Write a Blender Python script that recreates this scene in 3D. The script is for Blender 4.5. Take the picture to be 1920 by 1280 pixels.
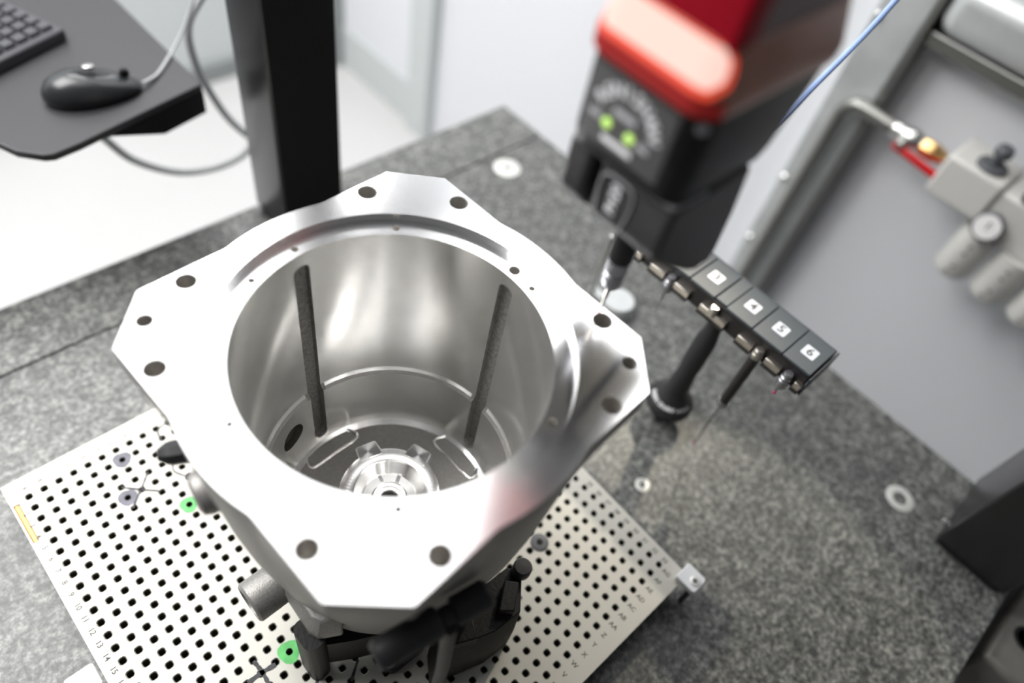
import bpy, bmesh, math, random
from mathutils import Vector, Matrix
for o in list(bpy.data.objects): bpy.data.objects.remove(o)
scene = bpy.context.scene
C = scene.collection
R = math.radians
ZF = 890.0                       # fixture-plate top above the floor, mm; all builders below work in mm, z = 0 on the plate top
def W(x, y, z): return Vector((x, y, z + ZF)) * 0.001

# ------------------------------------------------------------------ camera
cam_d = bpy.data.cameras.new('camera'); cam = bpy.data.objects.new('camera', cam_d); C.objects.link(cam)
rx = Vector((0.73136768, -0.66384776, 0.15622889)); ry = Vector((-0.46238719, -0.6510709, -0.60191758)); rz = Vector((0.50129773, 0.36798482, -0.78312691))
m = Matrix((rx, -ry, -rz)).transposed().to_4x4()
m.translation = W(-173.32, -265.09, 763.59)
cam.matrix_world = m
cam_d.sensor_width = 36.0; cam_d.lens = 1350.35 / 1920 * 36
cam_d.clip_start = 0.01; cam_d.clip_end = 50
cam_d.dof.use_dof = True; cam_d.dof.focus_distance = 0.650; cam_d.dof.aperture_fstop = 1.65; cam_d.dof.aperture_blades = 0
scene.camera = cam

# ------------------------------------------------------------------ world, lights, exposure
world = bpy.data.worlds.new('world'); scene.world = world; world.use_nodes = True
bg = world.node_tree.nodes['Background']; bg.inputs[0].default_value = (0.93, 0.96, 1.0, 1); bg.inputs[1].default_value = 0.07
def area(name, loc, target, sx, sy, power, col=(1, 1, 1)):
    d = bpy.data.lights.new(name, 'AREA'); d.shape = 'RECTANGLE'; d.size = sx / 1000; d.size_y = sy / 1000; d.energy = power; d.color = col
    o = bpy.data.objects.new(name, d); C.objects.link(o); o.location = W(*loc)
    o.rotation_euler = (W(*target) - W(*loc)).to_track_quat('-Z', 'Y').to_euler(); return o
# unseen ceiling light panels, two of them added for effect (2.7 m above the floor)
area('unseen_ceiling_light', (-750, 1250, 1800), (-750, 1250, 0), 1200, 1400, 66, (1, 0.99, 0.98))
area('unseen_ceiling_light', (230, 780, 1800), (230, 780, 0), 1000, 1500, 13.0, (1, 0.99, 0.98))  # added low-luminance panel, there to whiten the flange reflection
area('unseen_ceiling_light', (1110, 480, 1800), (1110, 480, 0), 300, 1100, 4.6, (1, 0.99, 0.98))
area('unseen_ceiling_light', (650, 1700, 1800), (650, 1700, 0), 900, 400, 18.0, (1, 0.99, 0.98))  # added to brighten the rear granite, wall and floor
# small warm wall spot on the right-hand side
sd = bpy.data.lights.new('wall_spot_light', 'SPOT'); sd.energy = 24; sd.color = (1, 0.90, 0.72); sd.shadow_soft_size = 0.014; sd.spot_size = R(33); sd.spot_blend = 0.22
so = bpy.data.objects.new('wall_spot_light', sd); C.objects.link(so); so.location = W(1150, 190, 960)
so.rotation_euler = (W(50, -420, 0) - W(1150, 190, 960)).to_track_quat('-Z', 'Y').to_euler()
scene.view_settings.view_transform = 'Standard'; scene.view_settings.look = 'None'
scene.view_settings.exposure = 0.35; scene.view_settings.gamma = 1.0; scene.view_settings.use_curve_mapping = False

# ------------------------------------------------------------------ materials
def mat(name, col, rough=0.5, metal=0.0, noise=None, bump=None, emit=None, aniso=None, spec=None, coat=0.0):
    """col base colour; noise=(scale, amount, detail) colour mottling; bump=(scale, strength)"""
    mm = bpy.data.materials.new(name); mm.use_nodes = True
    nt = mm.node_tree; N = nt.nodes; L = nt.links; b = N['Principled BSDF']
    c = (col[0], col[1], col[2], 1)
    b.inputs['Base Color'].default_value = c; b.inputs['Roughness'].default_value = rough; b.inputs['Metallic'].default_value = metal
    if spec is not None: b.inputs['Specular IOR Level'].default_value = spec
    if coat: b.inputs['Coat Weight'].default_value = coat
    tc = N.new('ShaderNodeTexCoord')
    if noise:
        n = N.new('ShaderNodeTexNoise'); n.inputs['Scale'].default_value = noise[0]; n.inputs['Detail'].default_value = noise[2]
        L.new(tc.outputs['Object'], n.inputs['Vector'])
        r = N.new('ShaderNodeValToRGB'); a = noise[1]
        r.color_ramp.elements[0].position = 0.3; r.color_ramp.elements[1].position = 0.7
        r.color_ramp.elements[0].color = (c[0] * (1 - a), c[1] * (1 - a), c[2] * (1 - a), 1)
        r.color_ramp.elements[1].color = (min(1, c[0] * (1 + a)), min(1, c[1] * (1 + a)), min(1, c[2] * (1 + a)), 1)
        L.new(n.outputs['Fac'], r.inputs['Fac']); L.new(r.outputs['Color'], b.inputs['Base Color'])
    if bump:
        n2 = N.new('ShaderNodeTexNoise'); n2.inputs['Scale'].default_value = bump[0]; n2.inputs['Detail'].default_value = 3
        L.new(tc.outputs['Object'], n2.inputs['Vector'])
        bp = N.new('ShaderNodeBump'); bp.inputs['Strength'].default_value = bump[1]; bp.inputs['Distance'].default_value = 0.001
        L.new(n2.outputs['Fac'], bp.inputs['Height']); L.new(bp.outputs['Normal'], b.inputs['Normal'])
    if aniso:
        b.inputs['Anisotropic'].default_value = aniso[0]; b.inputs['Anisotropic Rotation'].default_value = aniso[1]
        t = N.new('ShaderNodeTangent'); t.direction_type = 'RADIAL'; t.axis = 'Z'
        L.new(t.outputs['Tangent'], b.inputs['Tangent'])
    if emit:
        b.inputs['Emission Color'].default_value = (*emit[0], 1); b.inputs['Emission Strength'].default_value = emit[1]
    return mm

def granite_mat():
    mm = bpy.data.materials.new('grey_granite'); mm.use_nodes = True
    nt = mm.node_tree; N = nt.nodes; L = nt.links; b = N['Principled BSDF']
    tc = N.new('ShaderNodeTexCoord')
    n = N.new('ShaderNodeTexNoise'); n.inputs['Scale'].default_value = 190; n.inputs['Detail'].default_value = 4; n.inputs['Roughness'].default_value = 0.62
    v = N.new('ShaderNodeTexVoronoi'); v.inputs['Scale'].default_value = 300
    n3 = N.new('ShaderNodeTexNoise'); n3.inputs['Scale'].default_value = 45; n3.inputs['Detail'].default_value = 3
    for k in (n, v, n3): L.new(tc.outputs['Object'], k.inputs['Vector'])
    r = N.new('ShaderNodeValToRGB'); e = r.color_ramp.elements
    e[0].position = 0.36; e[0].color = (0.032, 0.035, 0.033, 1); e[1].position = 0.70; e[1].color = (0.265, 0.265, 0.245, 1)
    e.new(0.5).color = (0.095, 0.099, 0.094, 1)
    L.new(n.outputs['Fac'], r.inputs['Fac'])
    r3 = N.new('ShaderNodeValToRGB'); r3.color_ramp.elements[0].position = 0.35; r3.color_ramp.elements[1].position = 0.65
    r3.color_ramp.elements[0].color = (0.75, 0.75, 0.75, 1); r3.color_ramp.elements[1].color = (1.25, 1.25, 1.25, 1)
    L.new(n3.outputs['Fac'], r3.inputs['Fac'])
    mx = N.new('ShaderNodeMix'); mx.data_type = 'RGBA'; mx.blend_type = 'MULTIPLY'; mx.inputs['Factor'].default_value = 1
    L.new(r.outputs['Color'], mx.inputs['A']); L.new(r3.outputs['Color'], mx.inputs['B'])
    L.new(mx.outputs['Result'], b.inputs['Base Color'])
    b.inputs['Roughness'].default_value = 0.42; b.inputs['Specular IOR Level'].default_value = 0.55
    return mm

M = {}
M['granite'] = granite_mat()
M['floor'] = mat('white_floor', (0.52, 0.52, 0.515), 0.35, noise=(1.5, 0.03, 2))
M['wall'] = mat('white_panel', (0.74, 0.75, 0.78), 0.5, noise=(1.2, 0.02, 2))
M['wall_back'] = mat('pale_grey_panel', (0.60, 0.63, 0.64), 0.5, noise=(1.2, 0.02, 2))
M['trim'] = mat('pale_grey_trim', (0.56, 0.59, 0.59), 0.5)
M['dark_trim'] = mat('dark_grey_trim', (0.25, 0.27, 0.27), 0.5)
M['alu'] = mat('machined_aluminium', (0.88, 0.885, 0.895), 0.19, 1.0, noise=(40, 0.02, 2))
M['holewall'] = mat('drilled_aluminium', (0.66, 0.64, 0.61), 0.42, 0.9)
M['bore'] = mat('turned_aluminium_bore', (0.86, 0.855, 0.84), 0.22, 1.0, noise=(60, 0.03, 2), aniso=(0.93, 0.25))
M['cast'] = mat('sand_cast_aluminium', (0.34, 0.33, 0.315), 0.48, 0.55, noise=(500, 0.12, 3), bump=(900, 0.35))
M['cast_floor'] = mat('cast_floor', (0.30, 0.29, 0.275), 0.5, 0.35, noise=(400, 0.1, 3), bump=(900, 0.25))
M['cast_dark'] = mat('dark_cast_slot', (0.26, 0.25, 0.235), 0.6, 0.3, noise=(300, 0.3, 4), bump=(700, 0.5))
M['plate'] = mat('cream_anodised_plate', (0.52, 0.505, 0.455), 0.42, 0.15, noise=(3, 0.02, 2))
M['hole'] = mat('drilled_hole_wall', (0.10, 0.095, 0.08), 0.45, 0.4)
M['hole_rim'] = mat('bright_hole_chamfer', (0.45, 0.44, 0.38), 0.35, 0.7)
M['ink'] = mat('engraved_dark', (0.07, 0.066, 0.06), 0.6)
M['marker'] = mat('black_marker_ink', (0.04, 0.04, 0.045), 0.6, noise=(300, 0.5, 2))
M['green'] = mat('green_marker_ink', (0.10, 0.46, 0.12), 0.5, noise=(90, 0.2, 3))
M['greyink'] = mat('grey_blue_marker_ink', (0.12, 0.12, 0.15), 0.5, noise=(90, 0.25, 3))
M['slot_orange'] = mat('orange_brass_strip', (0.62, 0.33, 0.09), 0.4, 0.3)
M['brass'] = mat('copper_brass', (0.80, 0.52, 0.22), 0.3, 1.0)
M['white_plastic'] = mat('white_plastic', (0.78, 0.79, 0.80), 0.4)
M['steel'] = mat('bright_steel', (0.72, 0.72, 0.70), 0.3, 1.0)
M['insert'] = mat('brushed_steel_insert', (0.72, 0.72, 0.68), 0.35, 0.6)
M['satin'] = mat('satin_nickel', (0.62, 0.58, 0.53), 0.3, 1.0)
M['black'] = mat('black_powder_coat', (0.006, 0.006, 0.0065), 0.55, spec=0.2)
M['column'] = mat('black_anodised_column', (0.010, 0.010, 0.0105), 0.30, spec=0.9)
M['black_side'] = mat('black_powder_coat_gloss', (0.012, 0.012, 0.013), 0.42)
M['print'] = mat('black_printed_plastic', (0.010, 0.0095, 0.009), 0.5, bump=(350, 0.3), spec=0.3)
M['rubber'] = mat('black_rubber', (0.022, 0.022, 0.024), 0.5)
M['void'] = mat('deep_black_recess', (0.002, 0.002, 0.002), 0.8)
M['head'] = mat('black_head_plastic', (0.006, 0.006, 0.0065), 0.36, spec=0.25)
M['headgrey'] = mat('charcoal_head_plastic', (0.05, 0.048, 0.049), 0.42, spec=0.25)
M['panel'] = mat('charcoal_panel', (0.085, 0.082, 0.083), 0.4)
M['rib'] = mat('grey_outline_print', (0.30, 0.30, 0.31), 0.45)
M['print_white'] = mat('white_print', (0.9, 0.9, 0.92), 0.5)
M['print_grey'] = mat('grey_print', (0.5, 0.5, 0.52), 0.5)
M['red'] = mat('dark_red_cover', (0.30, 0.0015, 0.012), 0.45, spec=0.15)
M['quill'] = mat('brown_grey_quill', (0.20, 0.145, 0.145), 0.4)
M['band'] = mat('smoked_red_band', (0.44, 0.21, 0.155), 0.3, noise=(30, 0.1, 2))
M['band_red'] = mat('lit_red_rim', (0.30, 0.012, 0.012), 0.35, emit=((0.9, 0.04, 0.03), 0.05), spec=0.3)
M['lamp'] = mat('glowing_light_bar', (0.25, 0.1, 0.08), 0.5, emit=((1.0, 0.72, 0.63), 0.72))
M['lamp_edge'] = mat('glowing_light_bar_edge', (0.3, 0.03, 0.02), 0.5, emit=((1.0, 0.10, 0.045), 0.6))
M['led'] = mat('green_led', (0.3, 0.6, 0.1), 0.4, emit=((0.58, 0.80, 0.22), 0.8))
M['rack'] = mat('dark_grey_rack', (0.045, 0.056, 0.066), 0.45, bump=(600, 0.15))
M['rackblack'] = mat('black_rack_face', (0.012, 0.010, 0.010), 0.5)
M['sticker'] = mat('white_sticker', (0.52, 0.56, 0.62), 0.35)
M['ruby'] = mat('ruby_ball', (0.42, 0.01, 0.13), 0.08, spec=0.8)
M['grey_metal'] = mat('grey_stylus_metal', (0.42, 0.42, 0.45), 0.32, 0.9)
M['tube'] = mat('dark_carbon_tube', (0.016, 0.013, 0.012), 0.38)
M['tray'] = mat('black_tray_plastic', (0.022, 0.021, 0.024), 0.42)
M['mouse'] = mat('dark_mouse_plastic', (0.022, 0.024, 0.026), 0.28)
M['key'] = mat('black_key_plastic', (0.045, 0.045, 0.052), 0.4)
M['cable'] = mat('grey_cable', (0.58, 0.60, 0.60), 0.5)
M['cable_dark'] = mat('dark_grey_cable', (0.34, 0.35, 0.36), 0.5)
M['blue'] = mat('blue_cable', (0.30, 0.42, 0.75), 0.5)
M['galv'] = mat('galvanised_steel', (0.62, 0.64, 0.64), 0.42, 0.5, noise=(12, 0.12, 3))
M['galv_dark'] = mat('dark_steel_pipe', (0.26, 0.26, 0.245), 0.35, 0.8)
M['frl'] = mat('pale_grey_enamel', (0.62, 0.61, 0.58), 0.4)
M['frl_dark'] = mat('dark_grey_enamel', (0.09, 0.095, 0.105), 0.45)
M['redlever'] = mat('red_lever', (0.55, 0.004, 0.008), 0.35)
M['gauge'] = mat('white_gauge_dial', (0.8, 0.78, 0.78), 0.3)
M['bracket'] = mat('grey_cast_bracket', (0.20, 0.19, 0.175), 0.5, 0.4, noise=(30, 0.1, 2))

# ------------------------------------------------------------------ mesh helpers (mm)
class MB:
    def __init__(s): s.v = []; s.f = []; s.mi = []
    def add(s, vs, fs, mi=0):
        o = len(s.v); s.v += [tuple(v) for v in vs]; s.f += [tuple(i + o for i in f) for f in fs]; s.mi += [mi] * len(fs); return s
    def box(s, x0, x1, y0, y1, z0, z1, mi=0):
        vs = [(x, y, z) for z in (z0, z1) for y in (y0, y1) for x in (x0, x1)]
        return s.add(vs, [(0, 2, 3, 1), (4, 5, 7, 6), (0, 1, 5, 4), (2, 6, 7, 3), (0, 4, 6, 2), (1, 3, 7, 5)], mi)
    def loft(s, rings, mi=0, cap0=True, cap1=True):
        """rings: lists of 3-D points, same count, counter-clockwise seen from the last ring's side"""
        n = len(rings[0]); vs = [p for r in rings for p in r]; fs = []
        for k in range(len(rings) - 1):
            for i in range(n):
                j = (i + 1) % n; fs.append((k * n + i, k * n + j, (k + 1) * n + j, (k + 1) * n + i))
        if cap0: fs.append(tuple(range(n - 1, -1, -1)))
        if cap1: fs.append(tuple(range((len(rings) - 1) * n, len(rings) * n)))
        return s.add(vs, fs, mi)
    def prism(s, poly, z0, z1, mi=0):
        return s.loft([[(x, y, z0) for x, y in poly], [(x, y, z1) for x, y in poly]], mi)
    def lathe(s, prof, c=(0, 0, 0), axis=(0, 0, 1), n=32, mi=0, cap0=True, cap1=True):
        """prof: (r, h) from first to last along axis"""
        a = Vector(axis).normalized(); u = a.orthogonal().normalized(); w = a.cross(u); c = Vector(c)
        rings = [[c + a * h + (u * math.cos(2 * math.pi * i / n) + w * math.sin(2 * math.pi * i / n)) * max(r, 1e-4) for i in range(n)] for r, h in prof]
        return s.loft(rings, mi, cap0, cap1)
    def tube(s, path, r, n=12, mi=0):
        P = [Vector(p) for p in path]; rings = []; prev = None
        for i, p in enumerate(P):
            t = (P[min(i + 1, len(P) - 1)] - P[max(i - 1, 0)]).normalized()
            u = t.orthogonal().normalized() if prev is None else (prev - t * prev.dot(t)).normalized()
            prev = u; w = t.cross(u)
            rings.append([p + (u * math.cos(2 * math.pi * k / n) + w * math.sin(2 * math.pi * k / n)) * r for k in range(n)])
        return s.loft(rings, mi)
    def sphere(s, c, r, n=16, mi=0, sq=1.0):
        prof = [(r * math.sin(math.pi * k / (n // 2)), -r * sq * math.cos(math.pi * k / (n // 2))) for k in range(n // 2 + 1)]
        return s.lathe(prof, c, n=n, mi=mi)

def spline(pts, k=8):
    P = [Vector(p) for p in pts]; out = []
    for i in range(len(P) - 1):
        a = P[max(i - 1, 0)]; b = P[i]; c = P[i + 1]; d = P[min(i + 2, len(P) - 1)]
        for j in range(k):
            t = j / k
            out.append(0.5 * ((2 * b) + (c - a) * t + (2 * a - 5 * b + 4 * c - d) * t * t + (3 * b - a - 3 * c + d) * t ** 3))
    out.append(P[-1]); return out

def rrect(x0, x1, y0, y1, r, n=5):
    out = []
    for cx, cy, a0 in ((x1 - r, y0 + r, -90), (x1 - r, y1 - r, 0), (x0 + r, y1 - r, 90), (x0 + r, y0 + r, 180)):
        for k in range(n + 1):
            a = R(a0 + 90 * k / n); out.append((cx + r * math.cos(a), cy + r * math.sin(a)))
    return out

def thing(name, label, cat, org, group=None):
    o = bpy.data.objects.new(name, None); C.objects.link(o); o.location = W(*org); o.empty_display_size = 0.02
    o['label'] = label; o['category'] = cat; o['_org'] = list(org)
    if group: o['group'] = group
    return o
def worg(p):
    q = [0, 0, 0]; o = p
    while o is not None:
        q = [a + b for a, b in zip(q, o.get('_org', [0, 0, 0]))]; o = o.parent
    return q
def finish(me, smooth):
    if smooth is not None:
        for p in me.polygons: p.use_smooth = True
        me.set_sharp_from_angle(angle=R(smooth))
def part(name, mb, mats, parent=None, org=None, smooth=35, bevel=None, seg=2):
    """mb in world mm; linked as one mesh object, child of parent or standing at org"""
    base = worg(parent) if parent is not None else [0, 0, 0]
    own = list(org) if org is not None else base
    me = bpy.data.meshes.new(name)
    me.from_pydata([((x - own[0]) * .001, (y - own[1]) * .001, (z - own[2]) * .001) for x, y, z in mb.v], [], mb.f)
    if not isinstance(mats, (list, tuple)): mats = [mats]
    for k in mats: me.materials.append(M[k])
    for p, i in zip(me.polygons, mb.mi): p.material_index = i
    bm = bmesh.new(); bm.from_mesh(me); bmesh.ops.remove_doubles(bm, verts=bm.verts, dist=1e-7); bmesh.ops.recalc_face_normals(bm, faces=bm.faces); bm.to_mesh(me); bm.free()
    finish(me, smooth)
    o = bpy.data.objects.new(name, me); C.objects.link(o)
    if parent is not None:
        o.parent = parent; o.location = [(a - b) * .001 for a, b in zip(own, base)]
        o['_org'] = [a - b for a, b in zip(own, base)]
    else:
        o.location = W(*own); o['_org'] = list(own)
    if bevel:
        b = o.modifiers.new('bevel', 'BEVEL'); b.width = bevel * .001; b.segments = seg; b.limit_method = 'ANGLE'; b.angle_limit = R(40); b.harden_normals = False
    return o
def tag(o, label, cat, group=None):
    o['label'] = label; o['category'] = cat
    if group: o['group'] = group
    return o
def struct(name, mb, mats, **k):
    o = part(name, mb, mats, org=(0, 0, -ZF), **k); o['kind'] = 'structure'; return o

def text_pts(s, size, align='CENTER', off=0.0):
    cu = bpy.data.curves.new('txt', 'FONT'); cu.body = s; cu.size = size; cu.align_x = align; cu.align_y = 'CENTER'; cu.resolution_u = 2; cu.offset = off
    o = bpy.data.objects.new('txt', cu); C.objects.link(o)
    dg = bpy.context.evaluated_depsgraph_get(); me = bpy.data.meshes.new_from_object(o.evaluated_get(dg))
    vs = [v.co.copy() for v in me.vertices]; fs = [tuple(p.vertices) for p in me.polygons]
    bpy.data.objects.remove(o); bpy.data.curves.remove(cu); bpy.data.meshes.remove(me)
    return vs, fs
def text_on(mb, s, size, org, right, up, mi=0, th=0.12, off=0.0):
    """raised thin print: s centred at org, reading along right, glyph tops along up (th mm proud)"""
    vs, fs = text_pts(s, size, off=off); o = Vector(org); r = Vector(right).normalized(); u = Vector(up).normalized(); n = r.cross(u)
    mb.add([o + r * v.x + u * v.y + n * th for v in vs], fs, mi)

# ================================================================== SETTING
GZ = -45.0      # granite top
WX = 1270.0     # wall on the right
struct('floor', MB().box(-3200, 1400, -2600, 2200, -ZF - 40, -ZF), 'floor', smooth=None)
struct('wall_right', MB().box(WX, WX + 60, -2600, 2100, -ZF, 1900), 'wall', smooth=None)
struct('wall_back', MB().box(-3200, WX, 2050, 2110, -ZF, 1900), 'wall_back', smooth=None)
struct('baseboard_back', MB().box(-3200, WX - 20, 2030, 2050, -ZF, -ZF + 70), 'dark_trim', smooth=None, bevel=3)
struct('baseboard_right', MB().box(WX - 18, WX, 1482, 2030, -ZF, -ZF + 160), 'trim', smooth=None, bevel=3)
struct('trim_1', MB().box(WX - 40, WX, 1378, 1482, -ZF, 1900), 'trim', smooth=None, bevel=3)
d1 = struct('door_1', MB().box(WX - 12, WX, 1482, 1905, -ZF + 160, 1200), 'wall', smooth=None, bevel=3)
struct('trim_2', MB().box(WX - 45, WX, 1905, 1985, -ZF, 1900), 'dark_trim', smooth=None, bevel=3)

# ================================================================== GRANITE TABLE
tb = thing('granite_table', 'large grey speckled granite measuring table with steel inserts', 'table', (200, 0, -ZF))
part('slab', MB().box(-700, 715, -555, 441, GZ - 160, GZ), 'granite', tb, bevel=2.0)
part('rear_guide_strip', MB().box(-700, 715, 443, 546, GZ - 160, GZ), 'granite', tb, bevel=2.0)
for sx in (-560, 575):
    for sy in (-420, 410):
        part('leg', MB().box(sx - 60, sx + 60, sy - 60, sy + 60, -ZF, GZ - 160), 'galv_dark', tb, bevel=3)
for x, y, r, hr in ((596, 405, 24, 5), (601, -393, 19.5, 9), (328, -156, 10, 3.6)):
    ins = part('threaded_insert', MB().lathe([(hr, -14), (hr, -0.4), (hr + .6, 0.15), (r - .5, 0.15), (r, 0.0), (r, -6)], (x, y, GZ), n=40, cap0=False, cap1=False), 'insert', tb)
    part('thread_hole', MB().lathe([(hr, -0.5), (0.01, -0.6)], (x, y, GZ), n=24, cap0=False), 'void', ins)

# ================================================================== BLACK COLUMNS
def column(name, label, x0, x1, y0, y1):
    t = thing(name, label, 'column', ((x0 + x1) / 2, (y0 + y1) / 2, GZ), 'black columns standing on the granite')
    part('column_profile', MB().prism(rrect(x0, x1, y0, y1, 4, 3), GZ + 14, 1500), 'column', t)
    part('column_foot', MB().prism(rrect(x0 + 3, x1 - 3, y0 + 3, y1 - 3, 5, 3), GZ, GZ + 14), 'black_side', t)
    return t
c1 = column('machine_column', 'tall black rectangular column rising behind the aluminium housing', 192, 290, 453, 540)
part('front_face_shade', MB().box(195, 287, 452.4, 453.2, GZ + 20, 1490), 'black', c1)  # added matte black sheet: the front's shade is put into its colour
c2 = column('machine_column', 'black column cut off by the right edge of the photo', 579, 714, -547, -451)
part('bolt', MB().lathe([(4, 0), (4, 4), (3, 5)], (608, -450, GZ + 14), (0, 1, 0), n=12), 'steel', c2)

# bracket below the front edge of the table, lower right corner
t = thing('cast_bracket', 'dull grey bracket with a round hole below the table corner', 'bracket', (640, -640, -ZF))
bm_ = MB().box(520, 760, -640, -575, -185, -75)
part('bracket_body', bm_, 'bracket', t, bevel=8)
part('bore_hole', MB().lathe([(17, 0), (17, 1.2), (13, 1.2), (13, -0.5)], (585, -608, -75), n=28), 'void', t)
part('support_leg', MB().box(600, 700, -630, -585, -ZF, -185), 'galv_dark', t, bevel=3)

# ================================================================== FIXTURE PLATE
PX0, PX1, PY0, PY1, PT = -258, 257, -269, 266, 25
fp = thing('fixture_plate', 'cream fixture plate with a dense grid of dark holes', 'plate', (0, 0, GZ))
def plate_mesh():
    mb = MB(); n = 12; h = 7.5; rc, rh = 4.3, 3.35
    sq = []
    for k in range(n):
        a = 2 * math.pi * (k + .5) / n; c_, s_ = math.cos(a), math.sin(a); q = h / max(abs(c_), abs(s_)); sq.append((c_ * q, s_ * q))
    # square-cell boundary: 12 points, corners included
    sq = [(h, -h / 2), (h, h / 2), (h, h), (h / 2, h), (-h / 2, h), (-h, h), (-h, h / 2), (-h, -h / 2), (-h, -h), (-h / 2, -h), (h / 2, -h), (h, -h)]
    ang = [math.atan2(y, x) for x, y in sq]
    for i in range(33):
        for j in range(33):
            cx = (i - 16) * 15; cy = (j - 16) * 15
            r0 = [(cx + x, cy + y, 0) for x, y in sq]
            r1 = [(cx + rc * math.cos(a), cy + rc * math.sin(a), 0) for a in ang]
            r2 = [(cx + rh * math.cos(a), cy + rh * math.sin(a), -0.8) for a in ang]
            r3 = [(cx + rh * math.cos(a), cy + rh * math.sin(a), -15) for a in ang]
            o = len(mb.v); mb.v += r0 + r1 + r2 + r3
            for k in range(n):
                l = (k + 1) % n
                for lev, mi in ((0, 0), (1, 2), (2, 1)):
                    mb.f.append((o + lev * n + k, o + lev * n + l, o + (lev + 1) * n + l, o + (lev + 1) * n + k)); mb.mi.append(mi)
            mb.f.append(tuple(o + 3 * n + k for k in range(n))); mb.mi.append(1)
    e = 247.5
    for x0, x1, y0, y1 in ((PX0, -e, PY0, PY1), (e, PX1, PY0, PY1), (-e, e, PY0, -e), (-e, e, e, PY1)):
        if x0 == PX0:   # left margin with the slot window cut out
            sx0, sx1, sy0, sy1 = -256.0, -250.5, 188, 238
            for a, b, c_, d_ in ((x0, sx0, y0, y1), (sx1, x1, y0, y1), (sx0, sx1, y0, sy0), (sx0, sx1, sy1, y1)):
                mb.add([(a, c_, 0), (b, c_, 0), (b, d_, 0), (a, d_, 0)], [(0, 1, 2, 3)])
            vs = [(sx0, sy0, 0), (sx1, sy0, 0), (sx1, sy1, 0), (sx0, sy1, 0), (sx0, sy0, -4), (sx1, sy0, -4), (sx1, sy1, -4), (sx0, sy1, -4)]
            mb.add(vs, [(4, 5, 1, 0), (5, 6, 2, 1), (6, 7, 3, 2), (7, 4, 0, 3), (4, 5, 6, 7)])
        else:
            mb.add([(x0, y0, 0), (x1, y0, 0), (x1, y1, 0), (x0, y1, 0)], [(0, 1, 2, 3)])
    vs = [(PX0, PY0, 0), (PX1, PY0, 0), (PX1, PY1, 0), (PX0, PY1, 0), (PX0, PY0, -PT), (PX1, PY0, -PT), (PX1, PY1, -PT), (PX0, PY1, -PT)]
    mb.add(vs, [(4, 5, 1, 0), (5, 6, 2, 1), (6, 7, 3, 2), (7, 4, 0, 3), (4, 7, 6, 5)])
    return mb
mb = plate_mesh()
me = bpy.data.meshes.new('perforated_plate')
me.from_pydata([(x * .001, y * .001, (z - GZ) * .001) for x, y, z in mb.v], [], mb.f)
for k in ('plate', 'hole', 'hole_rim'): me.materials.append(M[k])
for p, i in zip(me.polygons, mb.mi): p.material_index = i
po = bpy.data.objects.new('perforated_plate', me); C.objects.link(po); po.parent = fp
for x in (-215, 215):
    for y in (-225, 225):
        part('riser_foot', MB().lathe([(14, 0), (14, -GZ - PT)], (x, y, GZ), n=20), 'galv_dark', fp)
def letters(i): return chr(65 + i) if i < 26 else 'A' + chr(65 + i - 26)
for k in range(33):
    y = (16 - k) * 15; x = (k - 16) * 15
    if k < 17:
        b_ = MB(); text_on(b_, str(k + 1), 7.4, (-249.5, y - 3, 0), (0, -1, 0), (1, 0, 0), off=0.12); part('engraved_number', b_, 'ink', fp, smooth=None)
    if k > 23:
        b_ = MB(); text_on(b_, str(k + 1), 7.4, (248.5, y - 1, 0), (0, -1, 0), (1, 0, 0), off=0.12); part('engraved_number', b_, 'ink', fp, smooth=None)
    if k > 17:
        b_ = MB(); text_on(b_, letters(k), 7.4, (x - 1, -251.5, 0), (0, -1, 0), (1, 0, 0), off=0.12); part('engraved_letter', b_, 'ink', fp, smooth=None)
    if k < 12:
        b_ = MB(); text_on(b_, letters(k), 7.4, (x, 251.5, 0), (0, -1, 0), (1, 0, 0), off=0.12); part('engraved_letter', b_, 'ink', fp, smooth=None)
part('slot_window', MB().box(-255.8, -250.7, 188.2, 237.8, -3.9, -0.6), 'slot_orange', fp, bevel=1)
random.seed(4)
def blot(cx, cy, r, ri=3.4, n=36, z=0.12):
    mb = MB(); ro = [r * (1 + 0.07 * math.sin(3 * k * 2 * math.pi / n + 1) + random.uniform(-.04, .04)) for k in range(n)]
    vs = [(cx + ro[k] * math.cos(2 * math.pi * k / n), cy + ro[k] * math.sin(2 * math.pi * k / n), z) for k in range(n)]
    vs += [(cx + ri * math.cos(2 * math.pi * k / n), cy + ri * math.sin(2 * math.pi * k / n), z) for k in range(n)]
    return mb.add(vs, [(k, (k + 1) % n, n + (k + 1) % n, n + k) for k in range(n)])
for x, y, r, k, lab in ((-120, 135, 9.5, 'green', 'green marker ring around a hole'), (-120, -60, 11, 'green', 'green marker ring around a hole'),
                   (-150, 225, 9.5, 'greyink', 'grey blue ink ring around a hole'), (-165, 180, 9.5, 'greyink', 'grey blue ink ring around a hole')):
    o = part('ink_ring', blot(x, y, r), k, fp, smooth=None); o['label'] = lab
def stroke(pts, w, z=0.15):
    mb = MB(); P = spline(pts, 6); L_ = []; R_ = []
    for i, p in enumerate(P):
        tt = (P[min(i + 1, len(P) - 1)] - P[max(i - 1, 0)]).normalized(); nn = Vector((-tt.y, tt.x, 0)); ww = w * random.uniform(.75, 1.15) / 2
        L_.append((p.x + nn.x * ww, p.y + nn.y * ww, z)); R_.append((p.x - nn.x * ww, p.y - nn.y * ww, z))
    n = len(P); return mb.add(L_ + R_, [(i, i + 1, n + i + 1, n + i) for i in range(n - 1)])
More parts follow.
